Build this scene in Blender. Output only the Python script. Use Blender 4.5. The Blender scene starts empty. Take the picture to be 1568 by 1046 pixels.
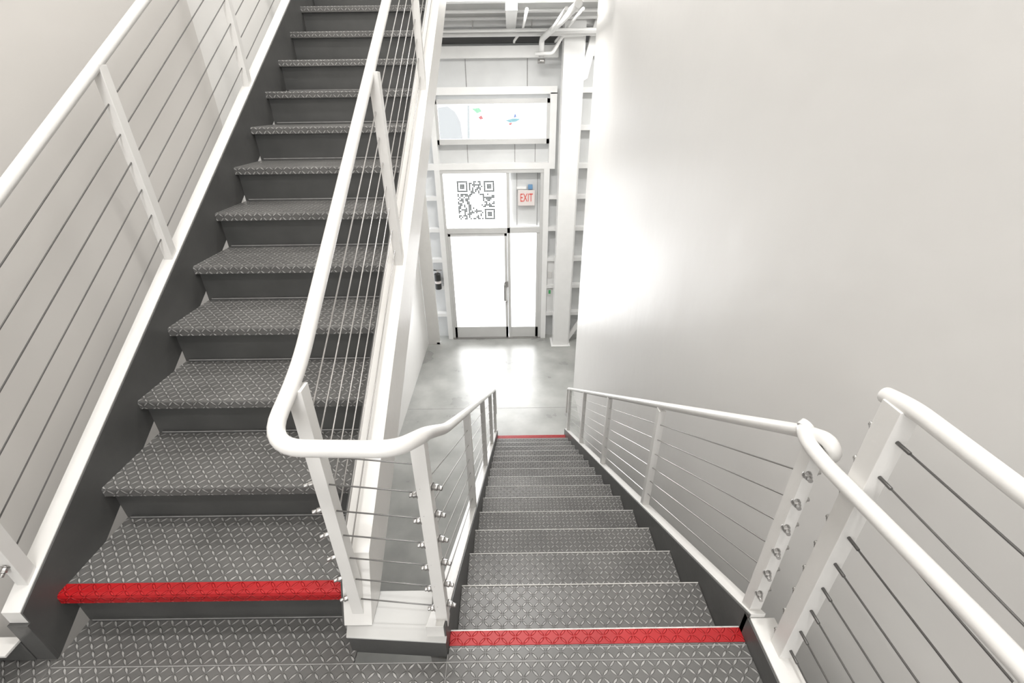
import bpy, bmesh, math, random
from mathutils import Vector, Matrix
scene=bpy.context.scene
try:
    scene.view_settings.view_transform='Standard'
except Exception: pass

# ------------------------------------------------------------ materials
def new_mat(name):
    m=bpy.data.materials.new(name); m.use_nodes=True
    nt=m.node_tree; b=nt.nodes['Principled BSDF']
    return m,nt,b
def paint(name,col,rough=.45,var=.04,scale=4.,bump=.0,bscale=8.,metal=0.,spec=.5,rvar=0.):
    m,nt,b=new_mat(name); N=nt.nodes; Lk=nt.links
    tc=N.new('ShaderNodeTexCoord')
    no=N.new('ShaderNodeTexNoise'); no.inputs['Scale'].default_value=scale; no.inputs['Detail'].default_value=5
    Lk.new(tc.outputs['Object'],no.inputs['Vector'])
    r=N.new('ShaderNodeValToRGB')
    r.color_ramp.elements[0].position=.3; r.color_ramp.elements[1].position=.7
    r.color_ramp.elements[0].color=(*[max(0,c*(1-var)) for c in col],1)
    r.color_ramp.elements[1].color=(*[min(1,c*(1+var)) for c in col],1)
    Lk.new(no.outputs['Fac'],r.inputs['Fac']); Lk.new(r.outputs['Color'],b.inputs['Base Color'])
    b.inputs['Roughness'].default_value=rough; b.inputs['Metallic'].default_value=metal
    b.inputs['Specular IOR Level'].default_value=spec
    if rvar:
        mr=N.new('ShaderNodeMapRange'); mr.inputs['To Min'].default_value=rough-rvar; mr.inputs['To Max'].default_value=rough+rvar
        Lk.new(no.outputs['Fac'],mr.inputs['Value']); Lk.new(mr.outputs['Result'],b.inputs['Roughness'])
    if bump:
        n2=N.new('ShaderNodeTexNoise'); n2.inputs['Scale'].default_value=bscale; n2.inputs['Detail'].default_value=3
        Lk.new(tc.outputs['Object'],n2.inputs['Vector'])
        bp=N.new('ShaderNodeBump'); bp.inputs['Strength'].default_value=1.; bp.inputs['Distance'].default_value=bump
        Lk.new(n2.outputs['Fac'],bp.inputs['Height']); Lk.new(bp.outputs['Normal'],b.inputs['Normal'])
    return m
def diamond(name,base,hi,rough=.42,cell=.024,metal=.0):
    m,nt,b=new_mat(name); N=nt.nodes; Lk=nt.links
    def M(op,a,c=None,cl=False):
        n=N.new('ShaderNodeMath'); n.operation=op; n.use_clamp=cl
        for i,v in enumerate((a,c)):
            if v is None: continue
            if isinstance(v,(int,float)): n.inputs[i].default_value=v
            else: Lk.new(v,n.inputs[i])
        return n.outputs[0]
    tc=N.new('ShaderNodeTexCoord'); sp=N.new('ShaderNodeSeparateXYZ'); Lk.new(tc.outputs['Object'],sp.inputs[0])
    u=M('DIVIDE',sp.outputs['X'],cell); w=M('DIVIDE',M('ADD',sp.outputs['Y'],sp.outputs['Z']),cell)
    iu=M('FLOOR',u); iw=M('FLOOR',w)
    par=M('ABSOLUTE',M('MODULO',M('ADD',iu,iw),2.))
    lu=M('SUBTRACT',M('FRACT',u),.5); lw=M('SUBTRACT',M('FRACT',w),.5)
    sg=M('SUBTRACT',M('MULTIPLY',M('GREATER_THAN',par,.5),2.),1.)
    lu2=M('MULTIPLY',lu,sg)
    a=M('MULTIPLY',M('ADD',lu2,lw),.7071); c=M('MULTIPLY',M('SUBTRACT',lu2,lw),.7071)
    e=M('ADD',M('POWER',M('ABSOLUTE',M('DIVIDE',a,.62)),1.6),M('POWER',M('ABSOLUTE',M('DIVIDE',c,.18)),2.))
    h=M('SUBTRACT',1.,e,True)
    hs=M('MULTIPLY',h,1.7,True)
    no=N.new('ShaderNodeTexNoise'); no.inputs['Scale'].default_value=3.; no.inputs['Detail'].default_value=6
    Lk.new(tc.outputs['Object'],no.inputs['Vector'])
    n3=N.new('ShaderNodeTexNoise'); n3.inputs['Scale'].default_value=60.; n3.inputs['Detail'].default_value=2
    Lk.new(tc.outputs['Object'],n3.inputs['Vector'])
    mx=N.new('ShaderNodeMix'); mx.data_type='RGBA'
    mx.inputs['A'].default_value=(*base,1); mx.inputs['B'].default_value=(*hi,1)
    wear=M('MULTIPLY',hs,M('ADD',M('MULTIPLY',n3.outputs['Fac'],1.1),.1,),True)
    Lk.new(wear,mx.inputs['Factor'])
    m2=N.new('ShaderNodeMix'); m2.data_type='RGBA'; m2.blend_type='MULTIPLY'; m2.inputs['Factor'].default_value=1
    rr=N.new('ShaderNodeMapRange'); rr.inputs['From Min'].default_value=.3; rr.inputs['From Max'].default_value=.7
    rr.inputs['To Min'].default_value=.78; rr.inputs['To Max'].default_value=1.18
    Lk.new(no.outputs['Fac'],rr.inputs['Value'])
    cc=N.new('ShaderNodeCombineColor')
    for i in range(3): Lk.new(rr.outputs[0],cc.inputs[i])
    Lk.new(mx.outputs['Result'],m2.inputs['A']); Lk.new(cc.outputs[0],m2.inputs['B'])
    Lk.new(m2.outputs['Result'],b.inputs['Base Color'])
    b.inputs['Roughness'].default_value=rough; b.inputs['Metallic'].default_value=metal
    bp=N.new('ShaderNodeBump'); bp.inputs['Strength'].default_value=1.; bp.inputs['Distance'].default_value=.0045
    Lk.new(hs,bp.inputs['Height']); Lk.new(bp.outputs['Normal'],b.inputs['Normal'])
    return m
def glass(name):
    m=bpy.data.materials.new(name); m.use_nodes=True; nt=m.node_tree; N=nt.nodes; Lk=nt.links
    N.remove(N['Principled BSDF']); out=N['Material Output']
    t=N.new('ShaderNodeBsdfTransparent'); g=N.new('ShaderNodeBsdfGlossy'); g.inputs['Roughness'].default_value=.02
    f=N.new('ShaderNodeFresnel'); f.inputs['IOR'].default_value=1.45
    mx=N.new('ShaderNodeMixShader'); Lk.new(f.outputs[0],mx.inputs[0]); Lk.new(t.outputs[0],mx.inputs[1]); Lk.new(g.outputs[0],mx.inputs[2])
    Lk.new(mx.outputs[0],out.inputs['Surface']); return m
def film(name,col):
    m=bpy.data.materials.new(name); m.use_nodes=True; nt=m.node_tree; N=nt.nodes; Lk=nt.links
    N.remove(N['Principled BSDF']); out=N['Material Output']
    t=N.new('ShaderNodeBsdfTransparent'); t.inputs['Color'].default_value=(*col,1)
    Lk.new(t.outputs[0],out.inputs['Surface']); return m

M_WALLR=paint('wall_paint_white',(.68,.67,.655),.44,.015,1.2,.010,1.8,rvar=.08)
M_WALLL=paint('wall_paint_warm',(.75,.74,.72),.55,.015,1.2,.004,3.)
M_WALLD=paint('wall_painted_shade',(.60,.58,.555),.55,.015,1.2,.004,3.)  # near part of left wall: its shade is put into the colour
M_WHITE=paint('steel_white_paint',(.72,.71,.69),.32,.02,9.,.0006,40.)
M_GIRT=paint('girt_white_paint',(.86,.86,.85),.4,.02,6.)
M_PANEL=paint('insulated_panel',(.68,.69,.69),.5,.03,5.)
M_PLATE=paint('curb_plate_paint',(.50,.50,.49),.4,.03,5.)
M_DARK=paint('stringer_dark_grey',(.078,.078,.076),.42,.12,7.,.0008,30.)
M_RISER=paint('riser_dark_grey',(.065,.065,.063),.45,.12,7.)
M_TREAD=diamond('diamond_plate_grey',(.115,.113,.109),(.42,.412,.40),.31)
M_RED=diamond('diamond_plate_red',(.37,.004,.007),(.45,.012,.014),.40)
M_WORN=paint('worn_highlit_nosing_edge',(.56,.55,.53),.4,.2,40.)  # worn edge; the pale tone also paints in the edge highlight
M_SEAM=paint('seam_line',(.27,.265,.26),.5,.2,30.)
M_STEEL=paint('stainless_steel',(.42,.41,.40),.3,.05,20.,metal=.85)
M_CABLE=paint('cable_steel',(.14,.137,.133),.35,.05,20.,metal=.6)
M_ALU=paint('door_frame_aluminium',(.62,.62,.61),.4,.02,6.)
M_FLOOR=paint('polished_concrete',(.39,.395,.38),.30,.24,1.9,.0006,12.,rvar=.1)
M_CEIL=paint('ceiling_white',(.86,.86,.85),.6,.02,3.)
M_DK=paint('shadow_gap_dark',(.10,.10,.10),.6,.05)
M_BLACK=paint('black_plastic',(.03,.032,.03),.4,.05)
M_GREEN=paint('green_label',(.05,.4,.12),.5,.05)
M_BLUE=paint('blue_plastic',(.15,.3,.5),.4,.05)
M_SIGN=paint('sign_white',(.8,.74,.72),.4,.02)
M_SIGNR=paint('sign_red',(.75,.10,.08),.4,.02)
M_GLASS=glass('clear_glass')
M_QR=film('qr_vinyl',(.24,.25,.24))

# ------------------------------------------------------------ mesh builder
class MB:
    def __init__(s): s.bm=bmesh.new(); s.mats=[]
    def mi(s,m):
        if m not in s.mats: s.mats.append(m)
        return s.mats.index(m)
    def face(s,vs,mi,smooth=False):
        try: f=s.bm.faces.new(vs)
        except ValueError: return None
        f.material_index=mi; f.smooth=smooth; return f
    def box(s,x0,x1,y0,y1,z0,z1,m):
        mi=s.mi(m); P=[(x,y,z) for z in(z0,z1) for y in(y0,y1) for x in(x0,x1)]
        v=[s.bm.verts.new(p) for p in P]
        for q in((0,2,3,1),(4,5,7,6),(0,1,5,4),(2,6,7,3),(0,4,6,2),(1,3,7,5)): s.face([v[i] for i in q],mi)
    def prism(s,prof,x0,x1,m,axis=0,smooth=False):
        mi=s.mi(m)
        def mk(a,b,c): return {0:(c,a,b),1:(a,c,b),2:(a,b,c)}[axis]
        A=[s.bm.verts.new(mk(a,b,x0)) for a,b in prof]; B=[s.bm.verts.new(mk(a,b,x1)) for a,b in prof]
        n=len(prof)
        for i in range(n): s.face([A[i],A[(i+1)%n],B[(i+1)%n],B[i]],mi,smooth)
        s.face(A[::-1],mi); s.face(B,mi)
    def tube(s,path,r,m,seg=12,caps=True):
        mi=s.mi(m); P=[Vector(p) for p in path]; n=len(P)
        T=[]
        for i in range(n):
            a=P[max(0,i-1)]; b=P[min(n-1,i+1)]; T.append((b-a).normalized())
        up=Vector((0,0,1)) if abs(T[0].z)<.9 else Vector((1,0,0))
        nrm=(up-T[0]*up.dot(T[0])).normalized(); rings=[]
        for i in range(n):
            nrm=(nrm-T[i]*nrm.dot(T[i])).normalized(); bi=T[i].cross(nrm)
            rings.append([s.bm.verts.new(P[i]+r*(math.cos(2*math.pi*k/seg)*nrm+math.sin(2*math.pi*k/seg)*bi)) for k in range(seg)])
        for i in range(n-1):
            for k in range(seg):
                s.face([rings[i][k],rings[i][(k+1)%seg],rings[i+1][(k+1)%seg],rings[i+1][k]],mi,True)
        if caps: s.face(rings[0][::-1],mi); s.face(rings[-1],mi)
    def obj(s,name,bevel=0.,parent=None):
        bmesh.ops.recalc_face_normals(s.bm,faces=s.bm.faces[:])
        me=bpy.data.meshes.new(name); s.bm.to_mesh(me); s.bm.free()
        for m in s.mats: me.materials.append(m)
        o=bpy.data.objects.new(name,me); scene.collection.objects.link(o)
        if bevel:
            md=o.modifiers.new('bevel','BEVEL'); md.width=bevel; md.segments=2; md.limit_method='ANGLE'; md.angle_limit=math.radians(50)
        if parent: o.parent=parent
        return o
def fillet(pts,rad=.05,n=6):
    P=[Vector(p) for p in pts]; out=[P[0]]
    for i in range(1,len(P)-1):
        a,b,c=P[i-1],P[i],P[i+1]
        r=min(rad,(b-a).length*.49,(c-b).length*.49)
        p0=b+(a-b).normalized()*r; p2=b+(c-b).normalized()*r
        for k in range(n+1):
            t=k/n; out.append(p0*(1-t)**2+b*2*t*(1-t)+p2*t*t)
    out.append(P[-1]); return out
def empty(name):
    e=bpy.data.objects.new(name,None); scene.collection.objects.link(e); return e

RISE=.178; RUN=.276; SL=RISE/RUN
YL0=.885; YR0=.860
UL,UR=-1.456,-.549
DL,DR=-.214,.742
ZF=-16*RISE
def nosU(y): return RISE+(y-YL0)*SL
def nosD(y): return -(y-YR0)*SL
WL=-1.69; WR=1.04; YD=8.32

# ------------------------------------------------------------ upper flight
def nose_profile(yn,z,yb,d=1):
    t=.006; r=.010; lip=.036
    pr=[(yb,z)]
    for k in range(5):
        a=math.pi/2*k/4
        pr.append((yn+d*r-d*r*math.sin(a), z-r+r*math.cos(a)))
    pr+=[(yn,z-lip),(yn+d*.012,z-lip),(yn+d*.012,z-t-.006),(yb,z-t)]
    return pr
su=MB()
for k in range(1,17):
    yn=YL0+(k-1)*RUN; z=k*RISE
    yb=yn+RUN+.032 if k<16 else yn+RUN
    su.prism(nose_profile(yn,z,yb),UL,UR,M_TREAD)
    su.box(UL,UR,yn+.030,yn+.034,z-RISE,z-.007,M_RISER)
    su.box(UL+.02,UR-.02,yn+.022,yn+.030,z-RISE,z-RISE+.012,M_RISER)
    su.box(UL+.02,UR-.02,yn+.0215,yn+.0222,z-RISE+.007,z-RISE+.012,M_SEAM)
y0=YL0
su.prism([(y0+.040,RISE),(y0+.040,RISE+.002),(y0+.010,RISE+.002),(y0+.002,RISE-.002),(y0-.002,RISE-.010),(y0-.002,RISE-.036),(y0,RISE-.036),(y0,RISE-.010),(y0+.010,RISE)],UL,UR,M_RED)
def stringer(mb,fn,ys,ye,x_in,x_out,up=.11,dep=.34,zmin=None,nose=None):
    w=.006 if x_out>x_in else -.006
    zm=-99 if zmin is None else zmin
    prof=[(ys,fn(ys)+up),(ye,fn(ye)+up),(ye,max(zm,fn(ye)+up-dep)),(ys,max(zm,fn(ys)+up-dep))]
    prof2=[(a,b-.004 if i<2 else b) for i,(a,b) in enumerate(prof)]
    if nose: prof+= [nose]; prof2+=[nose]
    mb.prism(prof2,x_in,x_in+w,M_DARK)
    mb.prism(prof,x_in+w,x_out,M_WHITE)
stringer(su,nosU,.80,5.2,UL,-1.518,zmin=0)
su.box(-1.518,UL,.79,.80,0,nosU(.80)+.06,M_DARK)
stringer(su,nosU,.93,5.2,UR,-.455,up=.10,dep=.22,zmin=.082,nose=(.835,.084))
su.obj('staircase',bevel=.003)

# ------------------------------------------------------------ lower flight
sd=MB()
for n in range(1,16):
    yn=YR0+n*RUN; z=-n*RISE; yb=yn-RUN-.032
    sd.prism(nose_profile(yn,z,yb,-1),DL,DR,M_TREAD)
    sd.box(DL,DR,yn-.034,yn-.030,z-RISE,z-.007,M_RISER)
    if n<15: sd.box(DL,DR,yn-.004,yn+.0008,z-.003,z+.0008,M_WORN)
    else: sd.box(DL,DR,yn-.06,yn+.002,z-.03,z+.002,M_RED)
sd.box(DL,DR,YR0-.034,YR0-.030,-RISE,-.007,M_RISER)
stringer(sd,nosD,.80,5.1,DL,-.275,up=.095,zmin=ZF+.001)
stringer(sd,nosD,.84,5.1,DR,.795,up=.095,zmin=ZF+.001)
sd.obj('staircase',bevel=.003)

# ------------------------------------------------------------ landing
WLn=WL+.037
ld=MB()
ld.box(UL,DR,-1.6,.765,-.012,0,M_TREAD)
ld.box(UL,UR+.04,.767,YL0+.034,-.012,-.001,M_TREAD)
ld.prism(nose_profile(YR0,0,.767,-1),DL,DR,M_TREAD)
ld.box(DL,DR,YR0-.046,YR0+.002,-.03,.0022,M_RED)
ld.box(DL,DR,YR0-.002,YR0+.003,-.004,.003,M_WORN)
ld.box(UL,DR,.7645,.7675,-.01,.0012,M_SEAM)
ld.box(DL-.003,DL,-1.6,.79,-.01,.0012,M_SEAM)
ld.box(DL,DR,YR0-.056,YR0-.053,-.01,.001,M_SEAM)
cu=[(-.549,.915),(-.525,.805),(DL-.002,.785),(DL-.002,.86),(-.275,.90),(-.28,.93),(-.549,.93)]
ld.prism(cu,-.01,.075,M_DARK,axis=2)
cw=[(-.553,.915),(-.528,.801),(DL,.781),(DL,.86),(-.275,.90),(-.28,.95),(-.549,.95)]
ld.prism(cw,.075,.081,M_PLATE,axis=2)
ld.box(DR,DR+.006,-1.6,.86,-.25,.085,M_DARK); ld.box(DR+.006,.825,-1.6,.838,-.25,.09,M_WHITE)
ld.box(WLn,-1.52,.745,.80,.10,.11,M_WHITE); ld.box(WLn,UL,-1.6,.79,-.05,0,M_TREAD)
ld.box(WLn,-1.52,.788,.80,0,.10,M_DARK)
ld.box(WLn,.82,.55,.62,-.28,-.013,M_DARK); ld.box(WLn,.82,-1.6,-1.5,-.28,-.013,M_DARK)
ld.obj('stair_landing',bevel=.002)

# ------------------------------------------------------------ railings
PR=.0185
def post(mb,x,y,z0,z1,w=.040,t=.036):
    mb.box(x-t/2,x+t/2,y-w/2,y+w/2,z0,z1,M_WHITE)
def bolt(mb,p,d,L=.03):
    p=Vector(p); d=Vector(d).normalized()
    mb.tube([p,p+d*.003],.012,M_STEEL,10); mb.tube([p+d*.003,p+d*L*.6],.009,M_STEEL,6); mb.tube([p+d*L*.6,p+d*L],.006,M_STEEL,8)
CR=.0025
r=MB(); xg=-1.49; H=.825
path=[(xg,.60,nosU(.88)+H-.02),(xg,.84,nosU(.88)+H-.02),(xg,5.2,nosU(5.2)+H)]
r.tube(fillet(path,.08),PR,M_WHITE,16)
for y in(.88,1.93,2.98,4.03,5.08): post(r,xg,y,nosU(y)+.08,nosU(y)+H)
for i in range(6):
    o=.20+i*.102
    r.tube([(xg,.85,nosU(.85)+o),(xg,5.1,nosU(5.1)+o)],CR*1.1,M_CABLE,6)
    bolt(r,(xg+.0,.86,nosU(.86)+o),(0,-1,-SL))
r.obj('cable_railing',bevel=.002)
r=MB(); xa=-.50; xb=-.238; HU=.81; HD=.785
zl=.925
loop=[(xa,5.2,nosU(5.2)+HU),(xa,.90,nosU(.90)+HU),(xa-.02,.728,zl-.01),(-.245,.716,zl-.008),(-.208,.80,zl-.045),(xb+.008,.95,.765),(xb,1.25,nosD(1.25)+HD),(xb,5.0,nosD(5.0)+HD)]
r.tube(fillet(loop,.085,8),PR,M_WHITE,16)
for y in(1.90,2.95,4.0,5.05): post(r,xa+.015,y,nosU(y)+.06,nosU(y)+HU)
post(r,xa+.002,.87,.078,nosU(.87)+HU-.006)
post(r,xb+.008,.85,.08,.835)
for y in(1.88,2.92,3.95,4.9): post(r,xb,y,nosD(y)+.06,nosD(y)+HD)
for i in range(7):
    o=.185+i*.088
    r.tube([(xa+.005,.87,nosU(.87)+o-.02),(xa+.012,5.1,nosU(5.1)+o-.02)],CR,M_STEEL,6)
    zc=.175+i*.098
    r.tube([(xa+.005,.86,zc+.01),(xb,.845,zc-.01)],CR,M_CABLE,6)
    if i<6:
        bolt(r,(xa-.016,.865,zc+.01),(-1,-.4,0))
        bolt(r,(xb-.010,.840,zc-.01),(-1,-.2,0),.022)
for i in range(6):
    o=.185+i*.100
    r.tube([(xb,.83,nosD(.83)+o-.02),(xb,4.95,nosD(4.95)+o-.02)],CR,M_STEEL,6)
    bolt(r,(xb+.026,.85,nosD(.85)+o-.02),(1,-.3,0))
r.tube(fillet([(xb,4.98,nosD(4.98)+HD),(xb,5.12,nosD(5.12)+HD),(xb,5.14,nosD(5.0)+HD-.5)],.05),PR*.9,M_WHITE,12)
r.obj('cable_railing',bevel=.002)
r=MB(); xc=.772
r.tube(fillet([(xc,5.15,nosD(5.0)+HD-.5),(xc,5.13,nosD(5.13)+HD),(xc,.93,nosD(.93)+HD+.03),(xc+.012,.86,.80),(xc+.03,.845,.76),(xc+.0,.865,.735)],.05,6),PR,M_WHITE,16)
r.tube(fillet([(xc-.01,.925,.785),(xc-.022,.885,.775),(xc-.012,.82,.76),(xc-.003,.40,.785),(xc-.003,-1.4,.785)],.06,6),PR,M_WHITE,16)
r.tube([(xc-.012,.925,.785),(xc+.002,.93,.795)],PR,M_WHITE,16)
for y in(.880,1.88,2.92,3.95,4.95): post(r,xc,y,nosD(y)+.06,nosD(y)+HD)
for i in range(6):
    o=.185+i*.100
    r.tube([(xc,.86,nosD(.86)+o),(xc,5.0,nosD(5.0)+o)],CR,M_STEEL,6)
    bolt(r,(xc-.01,.860,nosD(.860)+o),(-.3,-1,.2)); bolt(r,(xc+.018,.88,nosD(.88)+o),(1,0,0),.022)
r.obj('cable_railing',bevel=.002)
r=MB(); xd=.80
r.tube(fillet([(xd,.79,.985),(xd,.72,1.0),(xd,-1.4,1.0)],.04,6),PR,M_WHITE,16)
for y in(.745,-.35,-1.35): post(r,xd,y,.06,.99,.05,.045)
for i in range(9):
    z=.13+i*.098
    r.tube([(xd,.76,z),(xd,-1.38,z)],CR*1.1,M_CABLE,6)
    r.tube([(xd,.725,z),(xd,.685,z)],.0042,M_CABLE,8); bolt(r,(xd-.01,.77,z),(0,1,0),.015)
for y in(.35,-.5): r.tube(fillet([(xd,y,.70),(xc-.003,y,.70),(xc-.003,y,.77)],.02,4),.007,M_WHITE,8)
r.obj('cable_railing',bevel=.003)

# ------------------------------------------------------------ room shell
def shell(name,boxes):
    mb=MB()
    for b in boxes: mb.box(*b)
    return mb.obj(name)
shell('floor',[(-2.0,3.3,-3.0,YD+.2,ZF-.1,ZF,M_FLOOR)])
shell('wall_right',[(WR,WR+.16,-3.0,6.37,ZF,5.6,M_WALLR)])
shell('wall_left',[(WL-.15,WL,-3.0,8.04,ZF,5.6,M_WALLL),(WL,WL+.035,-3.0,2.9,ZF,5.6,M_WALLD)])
# unseen back wall; its large window is added to let in frontal fill light
shell('wall_back',[(-2.0,-1.4,-3.1,-3.0,ZF,5.6,M_WALLL),(.8,3.3,-3.1,-3.0,ZF,5.6,M_WALLL),(-1.4,.8,-3.1,-3.0,ZF,.6,M_WALLL),(-1.4,.8,-3.1,-3.0,3.4,5.6,M_WALLL)])
w=MB()
w.box(-1.4,-1.34,-3.08,-3.0,.6,3.4,M_ALU); w.box(.74,.8,-3.08,-3.0,.6,3.4,M_ALU); w.box(-.33,-.27,-3.08,-3.0,.6,3.4,M_ALU)
w.box(-1.34,.74,-3.08,-3.0,.6,.66,M_ALU); w.box(-1.34,.74,-3.08,-3.0,3.34,3.4,M_ALU); w.box(-1.34,.74,-3.05,-3.044,.66,3.34,M_GLASS)
w.obj('fill_window')
shell('wall_far_right',[(3.1,3.25,6.0,YD+.2,ZF,5.6,M_WALLL),(WR+.16,3.1,5.9,6.0,ZF,5.6,M_WALLL)])
shell('ceiling',[(-2.0,3.3,-3.1,YD+.3,5.6,5.7,M_CEIL)])
yb0,yb1=YD+.11,YD+.19
shell('wall_front',[
 (-2.0,3.2,yb0,yb1,1.50,5.6,M_PANEL),
 (-2.0,-1.22,yb0,yb1,ZF,1.50,M_PANEL),
 (.68,3.2,yb0,yb1,ZF,1.50,M_PANEL),
 (-1.22,.68,yb0,yb1,.42,.92,M_PANEL),
 (-.01,.62,yb0,yb1,-.60,.42,M_PANEL),
 (.56,.68,yb0,yb1,ZF,.42,M_PANEL)])
g=MB()
for z0,z1 in((2.10,2.26),(1.60,1.71),(.46,.56)): g.box(-1.68,.79,YD-.04,yb0,z0,z1,M_GIRT)
for z in(-.02,-.59,-1.17,-1.72,-2.31):
    g.box(.69,3.1,YD-.02,yb0,z-.035,z+.035,M_GIRT); g.box(-1.80,-1.29,YD-.02,yb0,z-.035,z+.035,M_GIRT)
for z in(2.7,2.15,1.65,1.1,.5):
    g.box(1.1,3.1,YD-.02,yb0,z-.04,z+.04,M_GIRT)
g.box(.60,.70,YD-.05,yb0,ZF,.46,M_GIRT); g.box(.68,.79,YD-.04,yb0,.56,1.62,M_GIRT)
g.box(-1.30,-1.21,YD-.05,yb0,ZF,.46,M_GIRT); g.box(-1.30,-1.21,YD-.04,yb0,.56,1.60,M_GIRT)
for x in(-.68,.31): g.box(x-.006,x+.006,yb0-.004,yb0,1.71,2.10,M_SEAM)
for x in(-.72,.10,.45): g.box(x-.005,x+.005,yb0-.004,yb0,.56,.86,M_SEAM)
for x in(.13,.5): g.box(x-.005,x+.005,yb0-.004,yb0,-.55,.44,M_SEAM)
g.obj('trim_girts',bevel=.004)
c=MB()
c.box(.83,1.13,7.93,8.22,ZF+.02,2.62,M_GIRT); c.box(.79,1.17,7.88,8.26,ZF,ZF+.02,M_GIRT)
c.box(1.13,1.16,8.0,8.2,ZF,2.62,M_GIRT)
c.prism([(1.13,1.75),(1.22,1.80),(1.40,2.55),(1.30,2.60),(1.13,1.95)],8.02,8.12,M_GIRT,axis=1)
c.prism([(1.15,ZF),(1.45,ZF+.5),(1.38,ZF+.55),(1.12,ZF+.1)],8.1,8.16,M_GIRT,axis=1)
c.obj('steel_column',bevel=.006)
c=MB(); c.box(-1.69,-1.45,8.05,8.10,ZF,2.5,M_WHITE); c.box(-1.52,-1.44,8.05,8.12,ZF,ZF+.05,M_GIRT)
c.obj('steel_column',bevel=.004)

d=MB(); ya,yb_=YD-.02,YD+.06
d.box(-1.21,.60,ya-.01,yb_,.40,.46,M_ALU)
d.box(-1.22,-1.165,ya,yb_,ZF,.42,M_ALU); d.box(.545,.60,ya,yb_,ZF,.42,M_ALU)
d.box(-1.165,.545,ya,yb_,-.655,-.555,M_ALU)
d.box(-.055,.0,ya,yb_,ZF,.42,M_ALU)
d.box(-1.165,-1.11,ya+.01,yb_,ZF+.02,-.66,M_ALU); d.box(-.11,-.06,ya+.01,yb_,ZF+.02,-.66,M_ALU)
d.box(-1.16,-.06,ya+.01,yb_,ZF+.02,-2.59,M_ALU); d.box(-1.16,-.06,ya+.01,yb_,-.71,-.66,M_ALU)
d.box(0,.545,ya+.01,yb_,ZF+.02,-2.60,M_ALU); d.box(.49,.545,ya+.01,yb_,ZF,-.66,M_ALU)
d.box(-1.2,.6,ya-.04,yb_+.05,ZF,ZF+.02,M_STEEL)
d.box(-1.11,-.11,YD+.015,YD+.021,-2.59,-.71,M_GLASS); d.box(0,.49,YD+.015,YD+.021,-2.60,-.66,M_GLASS)
d.box(-1.165,-.055,YD+.015,YD+.021,-.555,.40,M_GLASS)
d.tube(fillet([(-.12,ya,-1.62),(-.12,ya-.09,-1.62),(-.12,ya-.09,-1.98),(-.12,ya,-1.98)],.05),.016,M_STEEL,10)
d.box(-.115,-.055,ya-.02,ya+.01,-1.72,-1.60,M_STEEL); d.tube([(-.085,ya-.04,-2.02),(-.085,ya,-2.02)],.02,M_STEEL,10)
d.obj('door_1',bevel=.003)
w=MB()
w.box(-1.21,.68,ya,yb_,1.47,1.54,M_ALU); w.box(-1.21,.68,ya,yb_,.86,.94,M_ALU); w.box(.63,.68,ya,yb_,.86,1.54,M_ALU); w.box(-1.22,-1.17,ya,yb_,.86,1.54,M_ALU)
w.box(-1.17,.63,YD+.015,YD+.021,.94,1.47,M_GLASS)
w.obj('window_1',bevel=.003)
random.seed(7); q=MB(); n=25; x0,x1,zt,zb=-.93,-.27,.27,-.40; mw=(x1-x0)/n; mh=(zt-zb)/n
def finder(i,j):
    for (a,b) in((0,0),(n-7,0),(n-7,n-7)):
        u,v=i-a,j-b
        if -1<=u<=7 and -1<=v<=7:
            if u in(-1,7) or v in(-1,7): return 0
            if u in(0,6) or v in(0,6): return 1
            if 2<=u<=4 and 2<=v<=4: return 1
            return 0
    return None
for i in range(n):
    for j in range(n):
        f=finder(i,j)
        if f is None:
            f=0 if (i-12)**2+(j-12)**2<22 else (1 if random.random()<.5 else 0)
        if f: q.box(x0+i*mw,x0+(i+1)*mw-.002,YD+.012,YD+.0135,zt-(j+1)*mh,zt-j*mh-.002,M_QR)
q.obj('qr_code_decal')
k=MB()
for nm,col,pts in(('decal_green',(.52,.70,.58),[(-.60,1.40),(-.48,1.41),(-.44,1.36),(-.52,1.33)]),
                  ('decal_red',(.68,.42,.42),[(-.50,1.27),(-.45,1.30),(-.42,1.25),(-.47,1.24)]),
                  ('decal_teal',(.46,.60,.62),[(-.05,1.22),(.08,1.25),(.20,1.24),(.12,1.20),(.02,1.19)]),
                  ('decal_blue',(.42,.48,.63),[(.08,1.26),(.11,1.33),(.13,1.27)]),
                  ('decal_rose',(.68,.45,.45),[(.0,1.18),(.06,1.19),(.04,1.15),(.01,1.15)]),
                  ('decal_grey',(.645,.655,.655),[(-1.16,.95),(-1.16,1.42),(-1.0,1.44),(-.88,1.36),(-.80,1.2),(-.78,.95)]),
                  ('decal_pale',(.63,.65,.65),[(-.70,.95),(-.67,1.45),(-.64,1.45),(-.66,.95)])):
    k.prism(pts,YD+.010,YD+.012,film(nm,col),axis=1)
k.obj('window_decal')

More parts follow.
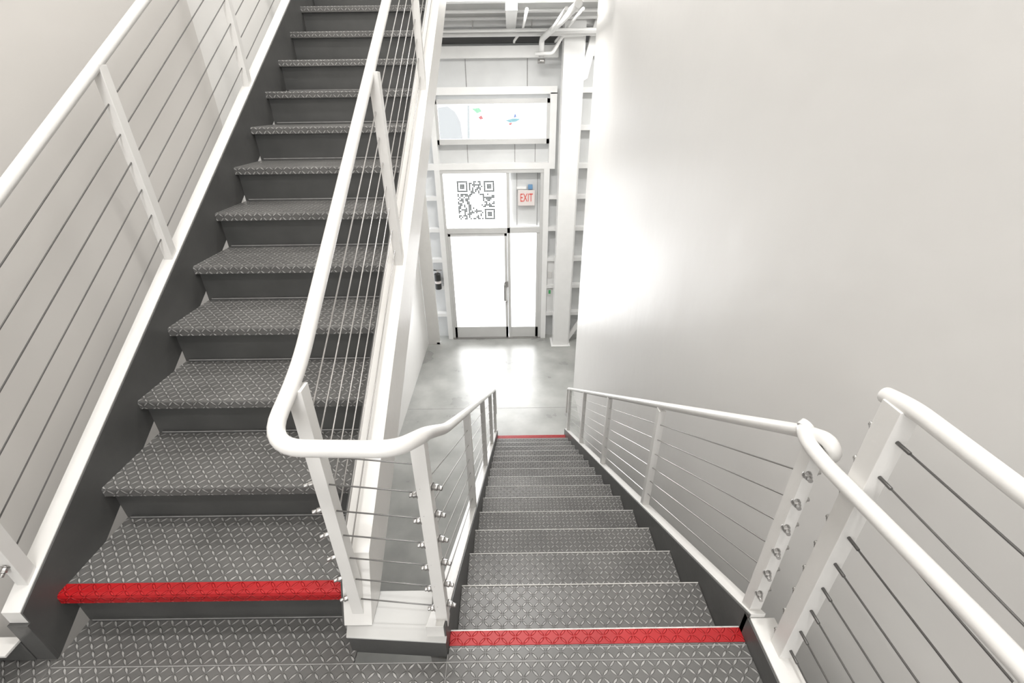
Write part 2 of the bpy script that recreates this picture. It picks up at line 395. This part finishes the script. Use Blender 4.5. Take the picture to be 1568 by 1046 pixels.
e=empty('exit_sign')
s=MB(); s.box(.15,.45,YD+.02,YD+.07,-.17,.10,M_SIGN); s.box(.18,.42,YD+.07,yb0,-.05,.02,M_SIGN)
s.box(.33,.41,YD+.03,YD+.09,.11,.19,M_BLUE); s.box(.13,.30,YD+.05,yb0,.11,.15,M_GIRT)
s.obj('housing',bevel=.006,parent=e)
fc=bpy.data.curves.new('t','FONT'); fc.body='EXIT'; fc.size=.15; fc.align_x='CENTER'; fc.align_y='CENTER'; fc.extrude=.003
fo=bpy.data.objects.new('t',fc); scene.collection.objects.link(fo)
dg=bpy.context.evaluated_depsgraph_get(); me=bpy.data.meshes.new_from_object(fo.evaluated_get(dg)); bpy.data.objects.remove(fo)
me.materials.clear(); me.materials.append(M_SIGNR)
lo=bpy.data.objects.new('letters',me); scene.collection.objects.link(lo); lo.parent=e
lo.rotation_euler=(math.pi/2,0,0); lo.location=(.30,YD+.017,-.035); lo.scale=(.75,1.35,1)

s=MB(); s.box(.71,.85,YD+.02,yb0,-2.28,-1.15,M_GIRT); s.box(.72,.80,YD+.005,YD+.02,-1.55,-1.42,M_WHITE)
s.box(.73,.80,YD+.0,YD+.02,-1.92,-1.78,M_WHITE); s.box(.745,.785,YD-.006,YD,-1.88,-1.80,M_GREEN)
s.obj('light_switch_panel',bevel=.004)
x,z,y=-1.41,-1.72,YD-.06
s=MB(); s.tube([(x,y,z),(x,y,z+.02),(x,y,z+.25),(x,y,z+.29),(x,y,z+.31)],.06,M_BLACK,18)
s.tube([(x,y,z+.12),(x,y,z+.17)],.0612,M_SIGN,18,False); s.tube([(x,y,z+.30),(x,y,z+.37)],.02,M_STEEL,10)
s.tube(fillet([(x,y,z+.37),(x-.08,y,z+.39),(x-.085,y-.01,z+.12)],.04),.012,M_BLACK,8)
s.box(x-.01,x+.09,y-.012,y+.012,z+.37,z+.385,M_STEEL); s.box(x-.02,x+.02,y+.05,YD+.10,z+.1,z+.2,M_STEEL)
s.obj('fire_extinguisher')
s=MB()
s.box(WL,WR,5.88,5.888,ZF,ZF+.0008,M_SEAM)
s.obj('trim_floor_joint')

# ------------------------------------------------------------ second-floor structure over the door
c=MB()
c.box(-1.69,3.1,5.25,YD+.1,2.80,2.90,M_CEIL)
c.box(-1.69,3.1,5.26,5.38,2.50,2.80,M_WHITE)
for yy in(6.4,7.1,7.7):
    c.box(-1.69,3.1,yy,yy+.02,2.54,2.80,M_GIRT); c.box(-1.69,3.1,yy-.06,yy+.08,2.52,2.54,M_GIRT)
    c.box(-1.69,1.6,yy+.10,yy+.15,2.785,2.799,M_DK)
for xx in(-1.3,-.62,.10,.80):
    c.box(xx-.04,xx+.04,5.38,8.3,2.68,2.80,M_GIRT)
c.box(-.02,.12,6.4,8.3,2.44,2.52,M_GIRT)
c.box(-1.69,1.6,8.12,8.30,2.50,2.62,M_GIRT)
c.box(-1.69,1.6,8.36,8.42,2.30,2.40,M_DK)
c.obj('ceiling_structure',bevel=.004)
pmb=MB()
pmb.tube([(-1.6,7.85,2.36),(1.6,7.85,2.36)],.03,M_GIRT,12)
pmb.tube([(-1.6,7.6,2.38),(2.0,7.6,2.38)],.02,M_GIRT,12)
pmb.tube(fillet([(.72,5.6,2.38),(.66,7.0,2.38),(.50,7.9,2.30),(.50,7.95,2.08)],.06),.04,M_GIRT,12)
pmb.tube([(.50,7.95,2.06),(.50,7.95,2.0)],.055,M_STEEL,12)
pmb.tube(fillet([(.40,7.88,2.12),(.66,7.88,2.12),(.80,7.88,2.34),(1.1,7.88,2.34)],.05),.025,M_GIRT,12)
pmb.tube([(.60,5.6,2.34),(.58,8.0,2.34)],.02,M_GIRT,12)
for xx in(-.5,.35): pmb.tube([(xx,7.85,2.36),(xx,7.85,2.72)],.008,M_STEEL,8)
for xx in(.22,.85): pmb.tube(fillet([(xx,6.2,2.42),(xx,7.9,2.42),(xx-.12,8.05,2.30),(xx-.12,8.28,2.30)],.05),.018,M_GIRT,10)
pmb.obj('sprinkler_pipes')

# ------------------------------------------------------------ lights
def area(name,loc,rot,sx,sy,pw,col=(1,.98,.95)):
    l=bpy.data.lights.new(name,'AREA'); l.shape='RECTANGLE'; l.size=sx; l.size_y=sy; l.energy=pw; l.color=col
    o=bpy.data.objects.new(name,l); o.location=loc; o.rotation_euler=rot; scene.collection.objects.link(o); return o
fx=MB()  # unseen fixtures, added to give overhead fill light
for yy in(-1.2,1.6,4.4):
    fx.box(-.55,.55,yy-.16,yy+.16,5.52,5.6,M_GIRT)
    area('ceiling_fill_light',(-.1,yy,5.50),(0,0,0),1.0,.28,98)
fx.box(-.5,.5,5.9,6.1,2.62,2.70,M_GIRT)
fx.obj('ceiling_fill_lamp')
area('ceiling_fill_light',(0,6.0,2.60),(math.radians(25),0,0),.9,.18,78)  # added fill that brightens the door wall under the slab
fx=MB(); fx.box(-.5,.5,5.50,5.62,2.455,2.50,M_GIRT); fx.obj('fill_uplight_body')  # unseen uplight, added to lift the ceiling structure
area('fill_uplight',(0,5.56,2.51),(math.radians(150),0,0),.9,.08,14)
area('side_bay_fill',(2.1,7.0,2.50),(math.radians(10),0,0),.9,.2,40)  # added fill for the bay right of the column
area('daylight',(-.3,9.3,-1.2),(math.radians(-90),0,0),2.2,3.4,250,(1,1,1))
area('back_fill_light',(-.3,-3.4,2.0),(math.radians(90),0,0),2.2,2.8,72,(1,.99,.97))  # added soft fill behind the camera, outside the invented window
wd=bpy.data.worlds.new('world'); scene.world=wd; wd.use_nodes=True
bg=wd.node_tree.nodes['Background']; bg.inputs['Color'].default_value=(.97,.98,1,1); bg.inputs['Strength'].default_value=2.2

# ------------------------------------------------------------ camera
th,ya_,ro=.496,.0011,-.0126
F=Vector((math.sin(ya_)*math.cos(th),math.cos(ya_)*math.cos(th),-math.sin(th)))
R=Vector((math.cos(ya_),-math.sin(ya_),0)); U=R.cross(F)
R2=math.cos(ro)*R+math.sin(ro)*U; U2=-math.sin(ro)*R+math.cos(ro)*U
cd=bpy.data.cameras.new('camera'); cd.sensor_width=36; cd.sensor_fit='HORIZONTAL'; cd.lens=690.62/1568*36; cd.clip_start=.02
co=bpy.data.objects.new('camera',cd); scene.collection.objects.link(co)
mt=Matrix((R2,U2,-F)).transposed().to_4x4(); mt.translation=Vector((0,0,1.5548)); co.matrix_world=mt
scene.camera=co
